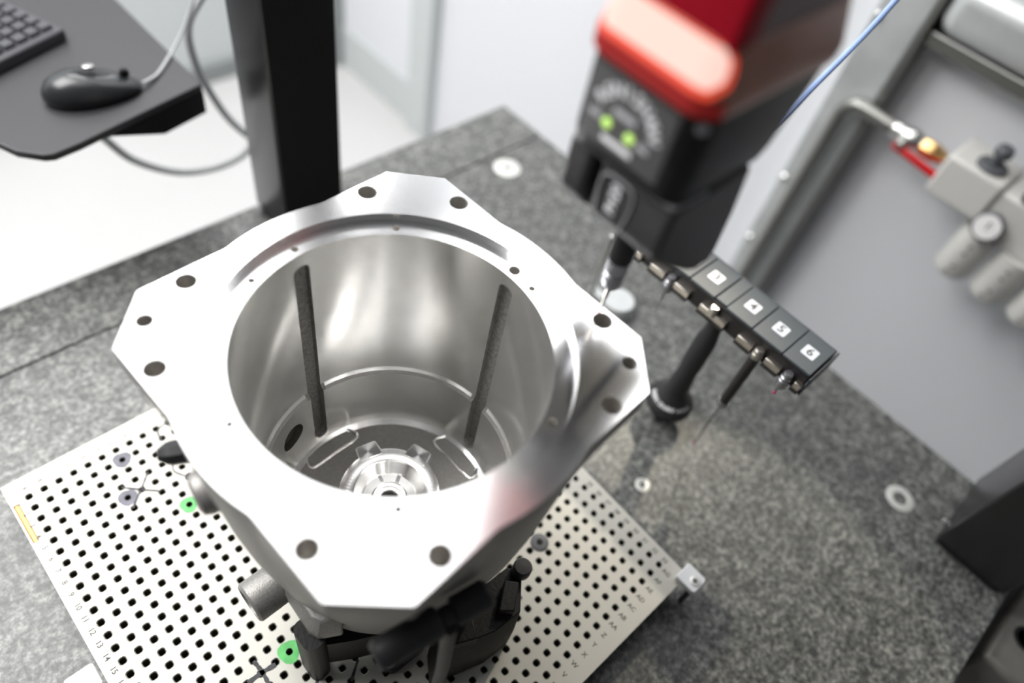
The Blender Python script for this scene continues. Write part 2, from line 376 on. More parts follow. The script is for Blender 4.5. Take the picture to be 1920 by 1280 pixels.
for pts, w in (([(-165, 195, 0), (-151, 181, 0), (-136, 167, 0)], 2.2), ([(-166, 166, 0), (-151, 180, 0), (-136, 195, 0)], 2.2),
               ([(-107, 222, 0), (-104, 237, 0), (-90, 241, 0)], 2.0), ([(-89, 196, 0), (-105, 195, 0), (-114, 181, 0), (-107, 166, 0), (-105, 153, 0)], 2.0),
               ([(-164, -60, 0), (-150, -60, 0), (-136, -62, 0)], 5), ([(-150, -75, 0), (-149, -60, 0), (-150, -46, 0)], 4),
               ([(-120, -105, 0), (-107, -92, 0)], 3), ([(-90, -120, 0), (-74, -108, 0)], 3)):
    part('marker_line', stroke(pts, w), 'marker', fp, smooth=None)['label'] = 'black felt pen line drawn on the plate'
sc = part('mounting_screw', MB().lathe([(10.5, 0.1), (10.5, 0.6), (9.5, 1.0), (4.2, 1.0), (3.9, 0.5), (0.01, 0.5)], (150, -135, 0), n=28, cap0=False), 'frl_dark', fp)
part('socket', MB().lathe([(3.6, 0.7), (0.01, 0.7)], (150, -135, 0), n=6, cap0=False), 'void', sc)

# white corner clamps
def clamp(label, cx, cy, rot):
    t = thing('corner_clamp', label, 'clamp', (cx, cy, GZ), 'white blocks holding the fixture plate')
    ca, sa = math.cos(R(rot)), math.sin(R(rot))
    poly = [(cx + x * ca - y * sa, cy + x * sa + y * ca) for x, y in rrect(-13, 13, -12, 12, 3, 4)]
    part('block', MB().prism(poly, 0.3, 9), 'white_plastic', t, bevel=1)
    px_ = cx + 8.5 * ca; py_ = cy + 8.5 * sa
    part('clamp_post', MB().lathe([(3.5, GZ), (3.5, 0.3)], (px_, py_, 0), n=14), 'frl_dark', t)
    sx, sy = cx + 5.0 * ca, cy + 5.0 * sa
    s_ = part('screw', MB().lathe([(6.0, 9.05), (6.0, 9.7), (5.3, 9.9), (3.0, 9.9), (2.8, 9.2), (0.01, 9.2)], (sx, sy, 0), n=24, cap0=False), 'insert', t)
    part('hex_socket', MB().lathe([(2.7, 9.6), (0.01, 9.6)], (sx, sy, 0), n=6, cap0=False), 'frl_dark', s_)
    return t
clamp('white clamp block with a screw at the right corner of the plate', 253, -274, -90)
clamp('white clamp block at the lower left edge of the plate', -273, 31, 180)

# ================================================================== ALUMINIUM HOUSING
AX, AY = 15.97, -32.28
FT = 365.0
TAB = 48.3
HS = 141.4; RA = 147.2; CH = 175.8
hs = thing('motor_housing', 'large machined aluminium housing with square flange and deep bore', 'housing', (AX, AY, 86))
def outline(a):
    d = (a - TAB + 45) % 90 - 45            # from nearest tab direction
    s_ = (a - TAB - 45 + 45) % 90 - 45      # from nearest side direction
    sq = HS / math.cos(R(s_)); ch = CH / math.cos(R(d)); q = min(sq, ch)
    x = abs(s_); k = max(0.0, RA - HS / math.cos(R(s_)))
    # arc bulging past the straight sides, with a soft junction
    return math.log(math.exp((q - 150) * 1.1) + math.exp(((RA if x < 21 else RA - (x - 21) * 2.5) - 150) * 1.1)) / 1.1 + 150 - (0.55 if x < 24 and q < RA + 3 else 0.0) * max(0, 1 - abs(q - RA) / 3)
# exact chamfer corner angle: HS / cos(45 - d) = CH / cos(d)
lo, hi = 0.1, 20.0
for _ in range(60):
    md = (lo + hi) / 2
    if HS / math.cos(R(45 - md)) > CH / math.cos(R(md)): lo = md
    else: hi = md
CORN = lo
angs = sorted(set([round(x * 1.5, 4) for x in range(240)] + [round((TAB + 90 * k + s_ * CORN) % 360, 4) for k in range(4) for s_ in (-1, 1)]))
angs = [a for i, a in enumerate(angs) if i == 0 or a - angs[i - 1] > 0.25]
def ring(z, t_, rc):
    out = []
    for a in angs:
        r = outline(a) * t_ + rc * (1 - t_); out.append((AX + r * math.cos(R(a)), AY + r * math.sin(R(a)), z))
    return out
levels = [(78, 0, 112), (84, 0, 115), (120, 0, 121), (160, .03, 127), (200, .10, 133), (240, .22, 137), (275, .38, 139), (300, .56, 140), (320, .75, 141), (334, .92, 142), (342, 1, 143), (FT, 1, 143)]
body = MB().loft([ring(*l) for l in levels])
bodyo = part('cast_body', body, ['alu', 'bore', 'cast', 'cast_floor', 'cast_dark', 'holewall', 'hole'], hs, smooth=None)
cut1 = MB().lathe([(0.01, 92), (97, 92), (102.5, 95), (105.8, 101), (106.6, 106), (107.2, 172), (109.5, 175), (111.5, 178), (111.5, 357.7), (127.1, 357.7), (127.1, 400), (0.01, 400)], (AX, AY, 0), n=160, cap0=False, cap1=False)
cut2 = MB()
def pol(r, a, z): return (AX + r * math.cos(R(a)), AY + r * math.sin(R(a)), z)
for t0 in range(4):
    base_a = TAB + 90 * t0
    for da in (-14, 14):
        cut2.lathe([(7.2, 332), (7.2, 364.2), (8.0, 365.6)], pol(152.2, base_a + da, 0), n=24)
for a in (TAB + 90, TAB - 90):
    cut2.lathe([(5.4, 335), (5.4, 364), (6.3, 365.6)], pol(164.3, a, 0), n=20)
for k in range(6):
    cut2.lathe([(2.6, 340), (2.6, 357.2), (3.1, 358.4)], pol(118.4, 53.6 + 60 * k, 0), n=16)
cut2.lathe([(2.6, 340), (2.6, 357.2), (3.1, 358.4)], pol(118.4, 93.0, 0), n=16)
cut2.lathe([(4.7, 340), (4.7, 357.2), (5.0, 358.4)], pol(119.4, 4.0, 0), n=20)
cut3 = MB()
for a in (93.3, 3.3, 183.3, 273.3):
    ca, sa = math.cos(R(a)), math.sin(R(a)); prof = []
    # rounded slot outline in (tangent, z), extruded radially
    sl = rrect(-7.2, 7.2, 98, 345, 5.5, 4)
    rings = []
    for rr in (100, 116.2):
        rings.append([(AX + rr * ca - t_ * sa, AY + rr * sa + t_ * ca, z) for t_, z in sl])
    cut3.loft(rings)
cut3.lathe([(14.5, 92), (14.5, 114)], pol(0, 0, 138), (math.cos(R(112)), math.sin(R(112)), 0), n=28)
def tmp(mb, name):
    me = bpy.data.meshes.new(name); me.from_pydata([((x - AX) * .001, (y - AY) * .001, (z - 86) * .001) for x, y, z in mb.v], [], mb.f)
    bm = bmesh.new(); bm.from_mesh(me); bmesh.ops.remove_doubles(bm, verts=bm.verts, dist=1e-6); bmesh.ops.recalc_face_normals(bm, faces=bm.faces); bm.to_mesh(me); bm.free()
    o = bpy.data.objects.new(name, me); C.objects.link(o); o.parent = hs; return o
cuts = [tmp(cut1, 'c1'), tmp(cut2, 'c2'), tmp(cut3, 'c3')]
for c_ in cuts:
    b = bodyo.modifiers.new('cut', 'BOOLEAN'); b.operation = 'DIFFERENCE'; b.solver = 'EXACT'; b.object = c_
bpy.context.view_layer.update()
dg = bpy.context.evaluated_depsgraph_get()
nm = bpy.data.meshes.new_from_object(bodyo.evaluated_get(dg))
bodyo.modifiers.clear(); old = bodyo.data; bodyo.data = nm; bpy.data.meshes.remove(old); nm.name = 'cast_body'
for c_ in cuts:
    d_ = c_.data; bpy.data.objects.remove(c_); bpy.data.meshes.remove(d_)
nm.materials.clear()
for k in ('alu', 'bore', 'cast', 'cast_floor', 'cast_dark', 'holewall', 'hole'): nm.materials.append(M[k])
for p in nm.polygons:
    c_ = p.center * 1000; z = c_.z + 86; rr = math.hypot(c_.x, c_.y); nz = p.normal.z; a = math.degrees(math.atan2(c_.y, c_.x))
    nr = (p.normal.x * c_.x + p.normal.y * c_.y) / max(rr, 1e-6)
    mi = 2
    if nz > 0.9 and z > 364: mi = 0
    elif nz > 0.9 and 357 < z < 359: mi = 0
    elif z > 331 and rr > 128 and z < 364.9 and any(math.hypot(c_.x - 152.2 * math.cos(R(TAB + 90 * k + d)), c_.y - 152.2 * math.sin(R(TAB + 90 * k + d))) < 8.3 for k in range(4) for d in (-14, 14)): mi = 5
    elif z > 331 and rr > 155 and any(math.hypot(c_.x - 164.3 * math.cos(R(TAB + s_)), c_.y - 164.3 * math.sin(R(TAB + s_))) < 6.5 for s_ in (90, -90)): mi = 5
    elif rr > 112.2 and rr < 125.5 and z > 339 and z < 357.6 : mi = 5
    elif rr < 127.6 and z > 176: mi = 1
    elif rr < 108 and z > 91.5: mi = 1
    if nz > 0.9 and rr < 98 and z < 93: mi = 3
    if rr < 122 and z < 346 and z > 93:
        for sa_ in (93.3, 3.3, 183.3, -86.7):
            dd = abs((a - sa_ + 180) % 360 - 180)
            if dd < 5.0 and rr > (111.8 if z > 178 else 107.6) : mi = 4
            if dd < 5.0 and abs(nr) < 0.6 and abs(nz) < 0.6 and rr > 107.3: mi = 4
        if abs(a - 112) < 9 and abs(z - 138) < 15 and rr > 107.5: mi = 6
    p.material_index = mi
finish(nm, 28)
# hub at the bottom of the bore
hub = MB().lathe([(57, 92.2), (50, 110), (47.5, 128), (46.5, 131.5), (45.5, 132), (34, 132), (32.5, 131), (27, 121), (25, 119.5), (17, 119.5), (16, 118), (13.5, 117.6), (11.5, 119), (8.5, 119), (7.8, 117.5), (7.8, 99)], (AX, AY, 0), n=72, cap0=False, cap1=False)
part('hub', hub, 'bore', hs)
part('shaft_hole', MB().lathe([(7.9, 103), (0.01, 103)], (AX, AY, 0), n=24, cap0=False), 'void', hs)
for a in (TAB + 30, TAB - 30, TAB + 150, TAB - 150):
    ca, sa = math.cos(R(a)), math.sin(R(a))
    p4 = [(AX + r * ca - t_ * sa, AY + r * sa + t_ * ca) for r, t_ in ((40, -12), (55.5, -10.5), (56.5, -8), (56.5, 8), (55.5, 10.5), (40, 12))]
    part('hub_lug', MB().prism(p4, 93, 132.3), 'bore', hs, bevel=1)
for a in (TAB - 18, TAB + 28, TAB + 180):
    ca, sa = math.cos(R(a)), math.sin(R(a))
    p4 = [(AX + r * ca - t_ * sa, AY + r * sa + t_ * ca) for r, t_ in ((17, -1.6), (24, -1.6), (24, 1.6), (17, 1.6))]
    part('key_tab', MB().prism(p4, 119, 121.5), 'alu', hs)
# raised pads on the cast floor
for a in (93.3, 3.3, 183.3, 273.3):
    ca, sa = math.cos(R(a)), math.sin(R(a))
    def q(r, t_, z): return (AX + r * ca - t_ * sa, AY + r * sa + t_ * ca, z)
    edge = [(100, -24), (84, -28), (83, 0), (84, 28), (100, 24)]
    part('floor_rib', MB().tube(spline([q(r, t_, 92.6) for r, t_ in edge], 5), 1.5, 8), 'bore', hs)
    poly = [(q(r, t_, 0)[0], q(r, t_, 0)[1]) for r, t_ in ((99, -23), (84, -27), (83, 0), (84, 27), (99, 23))]
    part('floor_pad', MB().prism(poly[::-1], 92.05, 93.0), 'cast_floor', hs)
# foot lugs of the casting (the nearest one rests on the printed support)
def lug(rot):
    poly0 = [(-115, 26), (-121.5, 16), (-123.5, -55), (-120, -64), (-102, -74), (-98, -66), (-113, 0)]
    ca, sa = math.cos(R(rot)), math.sin(R(rot))
    poly = [(AX + x * ca - y * sa, AY + x * sa + y * ca) for x, y in poly0]
    up = [(AX + (x * .95) * ca - (y * .93) * sa, AY + (x * .93) * sa + (y * .93) * ca) for x, y in poly0]
    part('foot_lug', MB().loft([[(x, y, 107.2) for x, y in poly], [(x, y, 120) for x, y in poly], [(x, y, 134) for x, y in up]]), 'cast', hs, bevel=2)
lug(0)
# round bosses on the casting's left flank
def boss(a, z, r0, r1, rad, name='boss', m_='cast', tip=None, n=28, dz=0):
    d = (math.cos(R(a)), math.sin(R(a)), dz); L = r1 - r0
    pr = tip or [(rad, 0), (rad, L - 2), (rad - 2, L), (rad - 4.5, L), (rad - 5, L - 6), (0.01, L - 6)]
    return part(name, MB().lathe(pr, pol(r0, a, z), d, n=n, cap1=False), m_, hs)
boss(181, 110, 100, 149, 19)
boss(172, 285, 118, 153, 17, tip=[(17, 0), (17, 27), (15, 33), (10, 35), (0.01, 35)])
boss(153, 262, 118, 172, 9.5, 'plug_rod', 'rubber', tip=[(9.5, 0), (9.5, 44), (8.5, 48), (4.5, 54), (0.01, 54)], n=8)

# ================================================================== SUPPORTS UNDER THE HOUSING
t = thing('printed_support', 'black printed support post under the nearest foot of the housing', 'support', (-95, -90, 0), 'printed fixture supports')
post = rrect(-117, -97, -101, -72, 8, 5)
part('post', MB().prism(post, 0.2, 107), 'print', t)
wall_ = [(-98, -96), (-78, -108), (-50, -122), (-20, -131), (-20, -120), (-46, -110), (-72, -95), (-92, -82)]
part('web', MB().prism(wall_, 14, 76), 'print', t)
part('web_foot', MB().prism(rrect(-60, -14, -142, -112, 9, 5), 0.2, 14), 'print', t)
part('bolt', MB().lathe([(6.8, 14), (6.8, 17), (6, 18), (3.6, 18), (3.4, 15), (0.01, 15)], (-54, -131, 0), n=20, cap0=False), 'steel', t)
t = thing('printed_support', 'black printed block with a notched top below the flange', 'support', (20, -170, 0), 'printed fixture supports')
blk = [(-36, -172), (18, -190), (48, -192), (76, -164), (66, -152), (-20, -148)]
part('block', MB().loft([[(x, y, .2) for x, y in blk], [(x + (10 - x) * .02, y, 52) for x, y in blk], [(x + 8, y + 6, 78) for x, y in blk]]), 'print', t, bevel=1)
part('seat_cheek', MB().prism([(48, -184), (70, -166), (60, -156), (36, -174)], 72, 90), 'print', t, bevel=1.5)
part('seat_cheek', MB().prism([(-16, -170), (6, -180), (14, -164), (-8, -154)], 74, 90), 'print', t, bevel=1.5)
part('thumb_screw', MB().lathe([(9, 0), (9.5, 3), (9.5, 12), (8, 15), (0.01, 15.5)], (82, -158, 78), n=24), 'headgrey', t)
# clamp handle at the near edge
t = thing('clamp_handle', 'dark blurred clamp handle lying below the near flange edge', 'clamp', (-70, -178, 0))
part('grip', MB().lathe([(9, 0), (10.8, 2), (11.2, 8), (11.2, 44), (9.5, 47)], (-98, -167, 258), (1, -0.2, 0.1), n=28), 'rubber', t)
part('end_cap', MB().lathe([(8, 0), (9.5, 1)], (-99.2, -166.8, 257.8), (1, -0.2, 0.1), n=24), 'headgrey', t)
part('collar', MB().lathe([(7.5, 0), (7.5, 8), (10.5, 10), (10.5, 34), (8, 37)], (-51, -176.6, 262.8), (1, -0.2, 0.1), n=24), 'rubber', t)
part('stem', MB().tube([(-50, -184, 262), (-46, -186, 150), (-46, -186, 60), (-46, -186, 0.5)], 5.5, 12), 'rubber', t)

# ================================================================== PROBE HEAD
TX, TY = 152.2, -97.0
ph = thing('probe_head', 'black motorised probe head with glowing red light band and red cover', 'probe head', (TX, TY, 366))
def rr(x0, x1, y0, y1, r, z): return [(TX + x, TY + y, z) for x, y in rrect(x0, x1, y0, y1, r, 6)]
part('quill', MB().loft([rr(-34, 68, -34, 34, 8, 605), rr(-34, 68, -34, 34, 8, 1500)]), 'quill', ph)
part('red_cover', MB().loft([rr(-39, -20, -35.5, 35.5, 4, 607), rr(-39, -20, -35.5, 35.5, 4, 1500)]), 'red', ph)
bd = part('light_band', MB().loft([rr(-46, 78, -40.5, 40.5, 16, 575), rr(-47.5, 80, -42, 42, 17, 579), rr(-47.5, 80, -42, 42, 17, 586), rr(-39.5, 72, -36, 36, 12, 609), rr(-34, 66, -32, 32, 10, 611)]), 'band', ph)
# lit bar on the front slope, wrapping a little around the corners
def slope_strip(t0, t1, off, wrap, mi_name, nm_, par):
    rings = []
    for t_ in [t0 + (t1 - t0) * k / 4 for k in range(5)]:
        fx, z, hy, r = -47.5 + 8.0 * t_, 586 + 23 * t_, 42 - 6 * t_, 17 - 5 * t_; path = []
        wr = wrap * (1 - .45 * abs(2 * (t_ - t0) / (t1 - t0) - 1) ** 3)       # rounded ends
        for k in range(8):
            a = R(wr * (1 - k / 7)); path.append((fx + r - r * math.cos(a), -(hy - r) - r * math.sin(a), z))
        for k in range(1, 6): path.append((fx, -(hy - r) + (2 * (hy - r)) * k / 6, z))
        for k in range(8):
            a = R(wr * k / 7); path.append((fx + r - r * math.cos(a), (hy - r) + r * math.sin(a), z))
        rings.append(path)
    n = len(rings[0]); vs = [(TX + x - off * .94, TY + y * (1 + off / 60), z + off * .33) for path in rings for x, y, z in path]
    return part(nm_, MB().add(vs, [(k * n + i, k * n + i + 1, (k + 1) * n + i + 1, (k + 1) * n + i) for k in range(4) for i in range(n - 1)]), mi_name, par)
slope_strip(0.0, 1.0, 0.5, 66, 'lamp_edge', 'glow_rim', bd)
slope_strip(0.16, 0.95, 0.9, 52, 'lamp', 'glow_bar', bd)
def rim_strip():
    mb = MB(); path = []
    for k in range(8): a = R(70 - 10 * k); path.append((-47.5 + 17 - 17 * math.cos(a), -25 - 17 * math.sin(a)))
    path += [(-47.5, 25)]
    for k in range(1, 8): a = R(10 * k); path.append((-47.5 + 17 - 17 * math.cos(a), 25 + 17 * math.sin(a)))
    vs = [(TX + x - .4, TY + y * 1.008, z) for z in (576.5, 586) for x, y in path]; n = len(path)
    return mb.add(vs, [(i, i + 1, n + i + 1, n + i) for i in range(n - 1)])
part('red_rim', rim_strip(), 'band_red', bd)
hb = part('head_body', MB().loft([rr(-38, 44, -37, 37, 12, 517), rr(-43, 50, -39, 39, 13, 521), rr(-45, 56, -39.5, 39.5, 14, 528), rr(-45, 70, -39.5, 39.5, 15, 557), rr(-45, 76, -39.5, 39.5, 15, 575)]), 'head', ph)
part('front_panel', MB().loft([rr(-45.5, -40, -27, 31, 2.4, 529), rr(-45.5, -40, -27, 31, 2.4, 572)]), 'panel', hb)
part('screw_head', MB().lathe([(3.2, 0), (3.2, 1.2), (2.4, 1.8), (.01, 1.8)], (TX - 40, TY - 36, 570), (-.7, -.7, 0), n=16, cap0=False), 'grey_metal', hb)
fx = TX - 46.0
lt = MB(); arc = 'RENISHAW'; cy, cz, ra = -94.0, 545.5, 20.5
for k, ch in enumerate(arc):
    a = R(150 - 124 * k / (len(arc) - 1)); tr = (-math.sin(a), math.cos(a))
    # face coordinates: right = -y, up = +z
    u_ = ra * math.cos(a); v_ = ra * math.sin(a)
    text_on(lt, ch, 9.8, (fx, cy - u_, cz + v_), (0, -math.sin(a), -math.cos(a)), (0, -math.cos(a), math.sin(a)), th=0.3, off=0.28)
part('arc_lettering', lt, 'print_white', hb, smooth=None)
def dash(y0, y1, z0, z1): return MB().box(fx - .3, fx + .2, y0, y1, z0, z1)
for y0, y1, z0, z1, m_ in ((-101, -86, 551.5, 555, 'print_grey'), (-79, -71, 543.5, 546.5, 'print_grey'), (-113, -105, 542, 545, 'print_grey'), (-104, -83, 533.5, 537, 'print_white')):
    part('small_print', dash(y0, y1, z0, z1), m_, hb, smooth=None)
for y in (-84, -100):
    part('status_led', MB().lathe([(2.9, 0), (2.9, .5), (2.2, 1), (.01, 1.2)], (fx, y, 544), (-1, 0, 0), n=20, cap0=False), 'led', hb)
# lower swivel block: x-z profile extruded along y
def xz_block(y0, y1, prof, nm_, m_, bev=3):
    r0 = [(TX + x, TY + y0, z) for x, z in prof]; r1 = [(TX + x, TY + y1, z) for x, z in prof]
    return part(nm_, MB().loft([r0, r1]), m_, ph, bevel=bev, seg=3, smooth=40)
prof = [(-36, 520), (-39, 516), (-40, 486), (-34, 476), (-8, 456), (18, 438), (28, 433), (42, 434), (46, 444), (42, 482), (34, 520)]
xz_block(20, 39, prof, 'swivel_cheek', 'headgrey', 4)
core = [(-28, 519), (-28, 488), (0, 466), (24, 450), (38, 450), (34, 519)]
xz_block(12, 21, core, 'swivel_core', 'void', 1)
sw = xz_block(-41, 13, prof, 'swivel_block', 'headgrey', 4)
# label outline and lettering on the swivel block's front
def on_face(y, s_): return Vector((TX - 40.2, TY + y, 517 - s_))
loop = [on_face(7, 33), on_face(9, 18), on_face(8.5, 8), on_face(5, 4), on_face(-3, 3), on_face(-11, 4), on_face(-14.5, 8), on_face(-15, 18), on_face(-13, 33)]
part('label_outline', MB().tube(spline(loop, 5), 0.8, 8), 'rib', sw)
lt = MB(); text_on(lt, 'PH20', 9.5, on_face(-3, 17), (0, 0, 1), (0, 1, 0), th=0.3, off=0.25)
part('label_lettering', lt, 'print_white', sw, smooth=None)
part('shoulder_rim', MB().tube(spline([(TX - 10, TY - 39.5, 519), (TX - 32, TY - 39, 519), (TX - 38.5, TY - 34, 519), (TX - 39, TY, 519), (TX - 38.5, TY + 32, 519), (TX - 32, TY + 36.5, 519)], 5), 1.5, 8), 'rib', sw)
# touch probe and stylus
pb = part('probe_body', MB().lathe([(8.4, 470), (8.4, 427), (8.0, 425)], (TX, TY, 0), n=28), 'void', ph)
part('probe_sleeve', MB().lathe([(7.6, 425), (7.9, 424), (7.9, 414), (7.0, 413.4), (7.0, 412.6), (7.9, 412), (7.9, 409), (7.0, 408.4), (7.6, 407.6), (7.6, 402), (6.0, 399), (1.8, 398)], (TX, TY, 0), n=28), 'grey_metal', ph)
part('stylus', MB().lathe([(1.9, 398.2), (1.8, 386), (1.0, 384), (0.8, 367)], (TX, TY, 0), n=14), 'satin', ph)
part('stylus_ball', MB().sphere((TX, TY, 367), 1.1), 'ruby', ph)
# blue cable leaving the head
tag(part('blue_cable', MB().tube(spline([(TX + 86, TY + 6, 505), (TX + 140, TY + 12, 462), (TX + 190, TY + 15, 448), (TX + 236, TY + 17, 472), (TX + 277, TY + 17, 497), (TX + 312, TY + 17, 526), (TX + 350, TY + 17, 566), (TX + 390, TY + 17, 640)], 8), 2.4, 10), 'blue', org=(TX + 110, TY + 24, 548)), 'thin blue cable running up from behind the probe head', 'cable')

# ================================================================== STYLUS RACK
SX, SY = 430.0, -101.0
rk = thing('stylus_rack', 'dark grey stylus changing rack with numbered ports on a black stand', 'rack', (SX, SY, GZ))
part('rail', MB().box(414, 474, -219, 22, 172, 199.3), 'rackblack', rk, bevel=1)
part('end_plate', MB().box(413, 474, -222.6, -220, 170, 199), 'rack', rk, bevel=1)
edges = [(-218.5, -183.5, '6'), (-182.5, -142.5, '5'), (-141.5, -106.0, '4'), (-88.5, -53.5, '3'), (-52.5, -17.5, '2'), (-16.5, 21.5, '1')]
for y0, y1, num in edges:
    pt = part('port_cover', MB().loft([[(413.5, y0, 199.5), (473, y0, 199.5), (473, y1, 199.5), (413.5, y1, 199.5)], [(413.5, y0, 203), (463, y0, 203), (463, y1, 203), (413.5, y1, 203)]]), 'rack', rk, bevel=.8)
    cy = (y0 + y1) / 2
    st = part('number_sticker', MB().prism(rrect(432, 449, cy - 8, cy + 8, 1.8, 3), 203.02, 203.35), 'sticker', pt)
    lt = MB(); text_on(lt, num, 16, (440.5, cy, 203.35), (0, -1, 0), (1, 0, 0), off=0.35); part('number', lt, 'ink', pt, smooth=None)
part('centre_cover', MB().loft([[(416, -105, 199.4), (473, -105, 199.4), (473, -89.5, 199.4), (416, -89.5, 199.4)], [(416, -105, 202.2), (463, -105, 202.2), (463, -89.5, 202.2), (416, -89.5, 202.2)]]), 'rack', rk, bevel=.6)
part('centre_pin', MB().lathe([(5.6, 0), (5.6, 12), (4.2, 13.5), (.01, 13.6)], (410.5, -96.5, 183), (0, 0, 1), n=24, cap0=False), 'satin', rk)
for y0, y1 in ((-219.5, -211.2), (-192, -172.5), (-154.5, -134.2), (-116.2, -79.7), (-62.5, -40.4), (-26, -4), (10, 20)):
    cl = part('port_clip', MB().box(408.3, 414.5, y0, y1, 177.5, 187), 'satin', rk, bevel=.6)
    part('clip_pad', MB().box(406.5, 414.5, y0 - .6, y1 + .6, 174.8, 177.3), 'rackblack', cl)
part('post', MB().lathe([(15, GZ + 60), (15.5, GZ + 68), (14.5, 26), (15, 30), (13, 54), (12.5, 60), (13.5, 80), (13.2, 125), (9.5, 148), (8.5, 171.5)], (SX, SY, 0), n=36), 'rubber', rk)
bs = part('stand_base', MB().lathe([(12, GZ), (14, GZ + 16), (17, GZ + 22), (29, GZ + 28), (32, GZ + 33), (32, GZ + 40), (30, GZ + 44), (18, GZ + 58), (16, GZ + 66)], (SX, SY, 0), n=48), 'rubber', rk)
def cone_text(s, a_mid, step, size):
    mb = MB(); n = len(s)
    for k, ch in enumerate(s):
        a = R(a_mid + (k - (n - 1) / 2) * step); out_ = Vector((math.cos(a), math.sin(a), 0)); 
        rdir = Vector((-math.sin(a), math.cos(a), 0)); up_ = (out_ * -12 + Vector((0, 0, 14))).normalized()
        p_ = Vector((SX, SY, 0)) + out_ * 25.5 + Vector((0, 0, GZ + 49.4))
        text_on(mb, ch, size, p_, rdir, up_, th=.5, off=0.2)
    return mb
part('base_lettering', cone_text('RENISHAW', 172, 12.0, 8.0), 'print_white', bs, smooth=None)
part('base_lettering', cone_text('MCR20', 252, 9.0, 5.6), 'print_grey', bs, smooth=None)
# stylus modules parked in the rack
def module(label, y, kind):
    t = thing('stylus_module', label, 'stylus', (409.5, y, 150), 'stylus modules parked in the rack')
    X_ = 409.5
    if kind != 'long':
        part('module_body', MB().lathe([(4.5, 191), (5.2, 189), (5.2, 185), (6.2, 184), (6.2, 181), (5.8, 180.4), (6.6, 179.5), (6.6, 169), (5.6, 167), (1.6, 166.2)], (X_, y, 0), n=28), 'grey_metal', t)
        if kind == 'short':
            part('stylus_stem', MB().lathe([(.8, 166.5), (.8, 155)], (X_, y, 0), n=10), 'tube', t)
            part('ruby_ball', MB().sphere((X_, y, 154), 2.2), 'ruby', t)
        else:
            part('stylus_stem', MB().lathe([(1.0, 166.5), (.9, 150), (.4, 149), (.3, 126)], (X_, y, 0), n=10), 'tube', t)
    else:
        part('module_body', MB().lathe([(4.5, 191), (6.0, 189), (6.0, 185), (5.6, 184.5), (6.4, 183.5), (6.4, 178), (5.8, 177)], (X_, y, 0), n=28), 'satin', t)
        part('extension_tube', MB().lathe([(6.1, 177), (6.1, 88)], (X_, y, 0), n=24), 'tube', t)
        part('end_collar', MB().lathe([(6.6, 89), (6.8, 86), (6.8, 81), (5.2, 78), (1.2, 77)], (X_, y, 0), n=24), 'grey_metal', t)
        part('stylus_stem', MB().lathe([(.9, 77.2), (.8, -13)], (X_, y, 0), n=10), 'tube', t)
        part('ruby_ball', MB().sphere((X_, y, -14.5), 1.5), 'ruby', t)
module('short stylus module with a pink ruby ball in rack port 6', -201.5, 'short')
module('long black extension stylus hanging from rack port 5', -163, 'long')
module('thin needle stylus module hanging left of rack port 3', -35, 'needle')
# steel standoff behind the flange corner
t = thing('reference_stand', 'small bright steel stand with a thin rod behind the right flange corner', 'stand', (520, 75, GZ))
part('base', MB().lathe([(25, GZ), (25, GZ + 24), (23, GZ + 27), (0.01, GZ + 27.5)], (514, 66, 0), n=36, cap0=True), 'galv', t)
part('link_bar', MB().box(502, 516, 60, 116, GZ + 2, GZ + 16), 'galv', t, bevel=2)
part('rod', MB().lathe([(4.5, GZ + 10), (4.5, 80), (3.5, 84)], (504, 109, 0), n=16), 'steel', t)

# ================================================================== KEYBOARD TRAY
t = thing('keyboard_tray', 'black swing-out tray carrying the mouse and keyboard', 'tray', (0, 750, 120))
tp = [(166, 591), (160, 980), (-420, 980), (-420, 700), (-86, 600), (-74, 572), (-52, 550), (-42, 546), (-10, 550)]
part('tray_top', MB().prism(tp, 140, 150), 'tray', t, bevel=2)
part('tray_lip', MB().loft([[(30, 562, 137), (96, 570, 110), (166, 594, 104), (162, 612, 104), (92, 590, 110), (26, 578, 137)], [(20, 558, 139.8), (96, 575, 139.8), (166, 592, 139.8), (163, 622, 139.8), (92, 600, 139.8), (16, 590, 139.8)]]), 'black', t)
part('arm', MB().box(-410, -350, 820, 880, -ZF, 139), 'black', t, bevel=5)
# mouse
def mouse():
    mb = MB(); rings = []; c0 = Vector((43, 631, 0)); ax_ = Vector((106, -27 + 0, 0)).normalized(); sd = Vector((-ax_.y, ax_.x, 0)); L = 58
    for z, k in ((151.5, .93), (156, 1.0), (164, .97), (173, .84), (180, .62), (184, .33), (185, .08)):
        pts = []
        for i in range(36):
            a = 2 * math.pi * i / 36; u_ = math.cos(a) * L * k; v_ = math.sin(a) * 30 * k * (1 - .18 * math.cos(a))
            zz = z - (max(0, math.cos(a)) ** 2) * (z - 151) * .35
            p_ = c0 + ax_ * (u_ - (1 - k) * 14) + sd * v_; pts.append((p_.x, p_.y, zz))
        rings.append(pts)
    return mb.loft(rings)
mo = thing('computer_mouse', 'dark rounded computer mouse lying on the black tray', 'mouse', (43, 631, 150))
part('shell', mouse(), 'mouse', mo, smooth=60)
part('logo_badge', MB().lathe([(7, 0), (6, .8), (.01, 1)], (50, 646, 181), (.1, .25, 1), n=24, cap0=False), 'steel', mo)
part('scroll_wheel', MB().lathe([(5, -3), (6, -2), (6, 2), (5, 3)], (84, 626, 172), (.25, 1, 0), n=18), 'void', mo)
tag(part('mouse_cable', MB().tube(spline([(100, 617, 157), (125, 632, 152.6), (150, 655, 152.6), (172, 676, 155), (200, 690, 175), (226, 694, 215)], 8), 2.3, 10), 'cable_dark', org=(100, 617, 152)), 'grey mouse cable leaving the tray toward the column', 'cable')
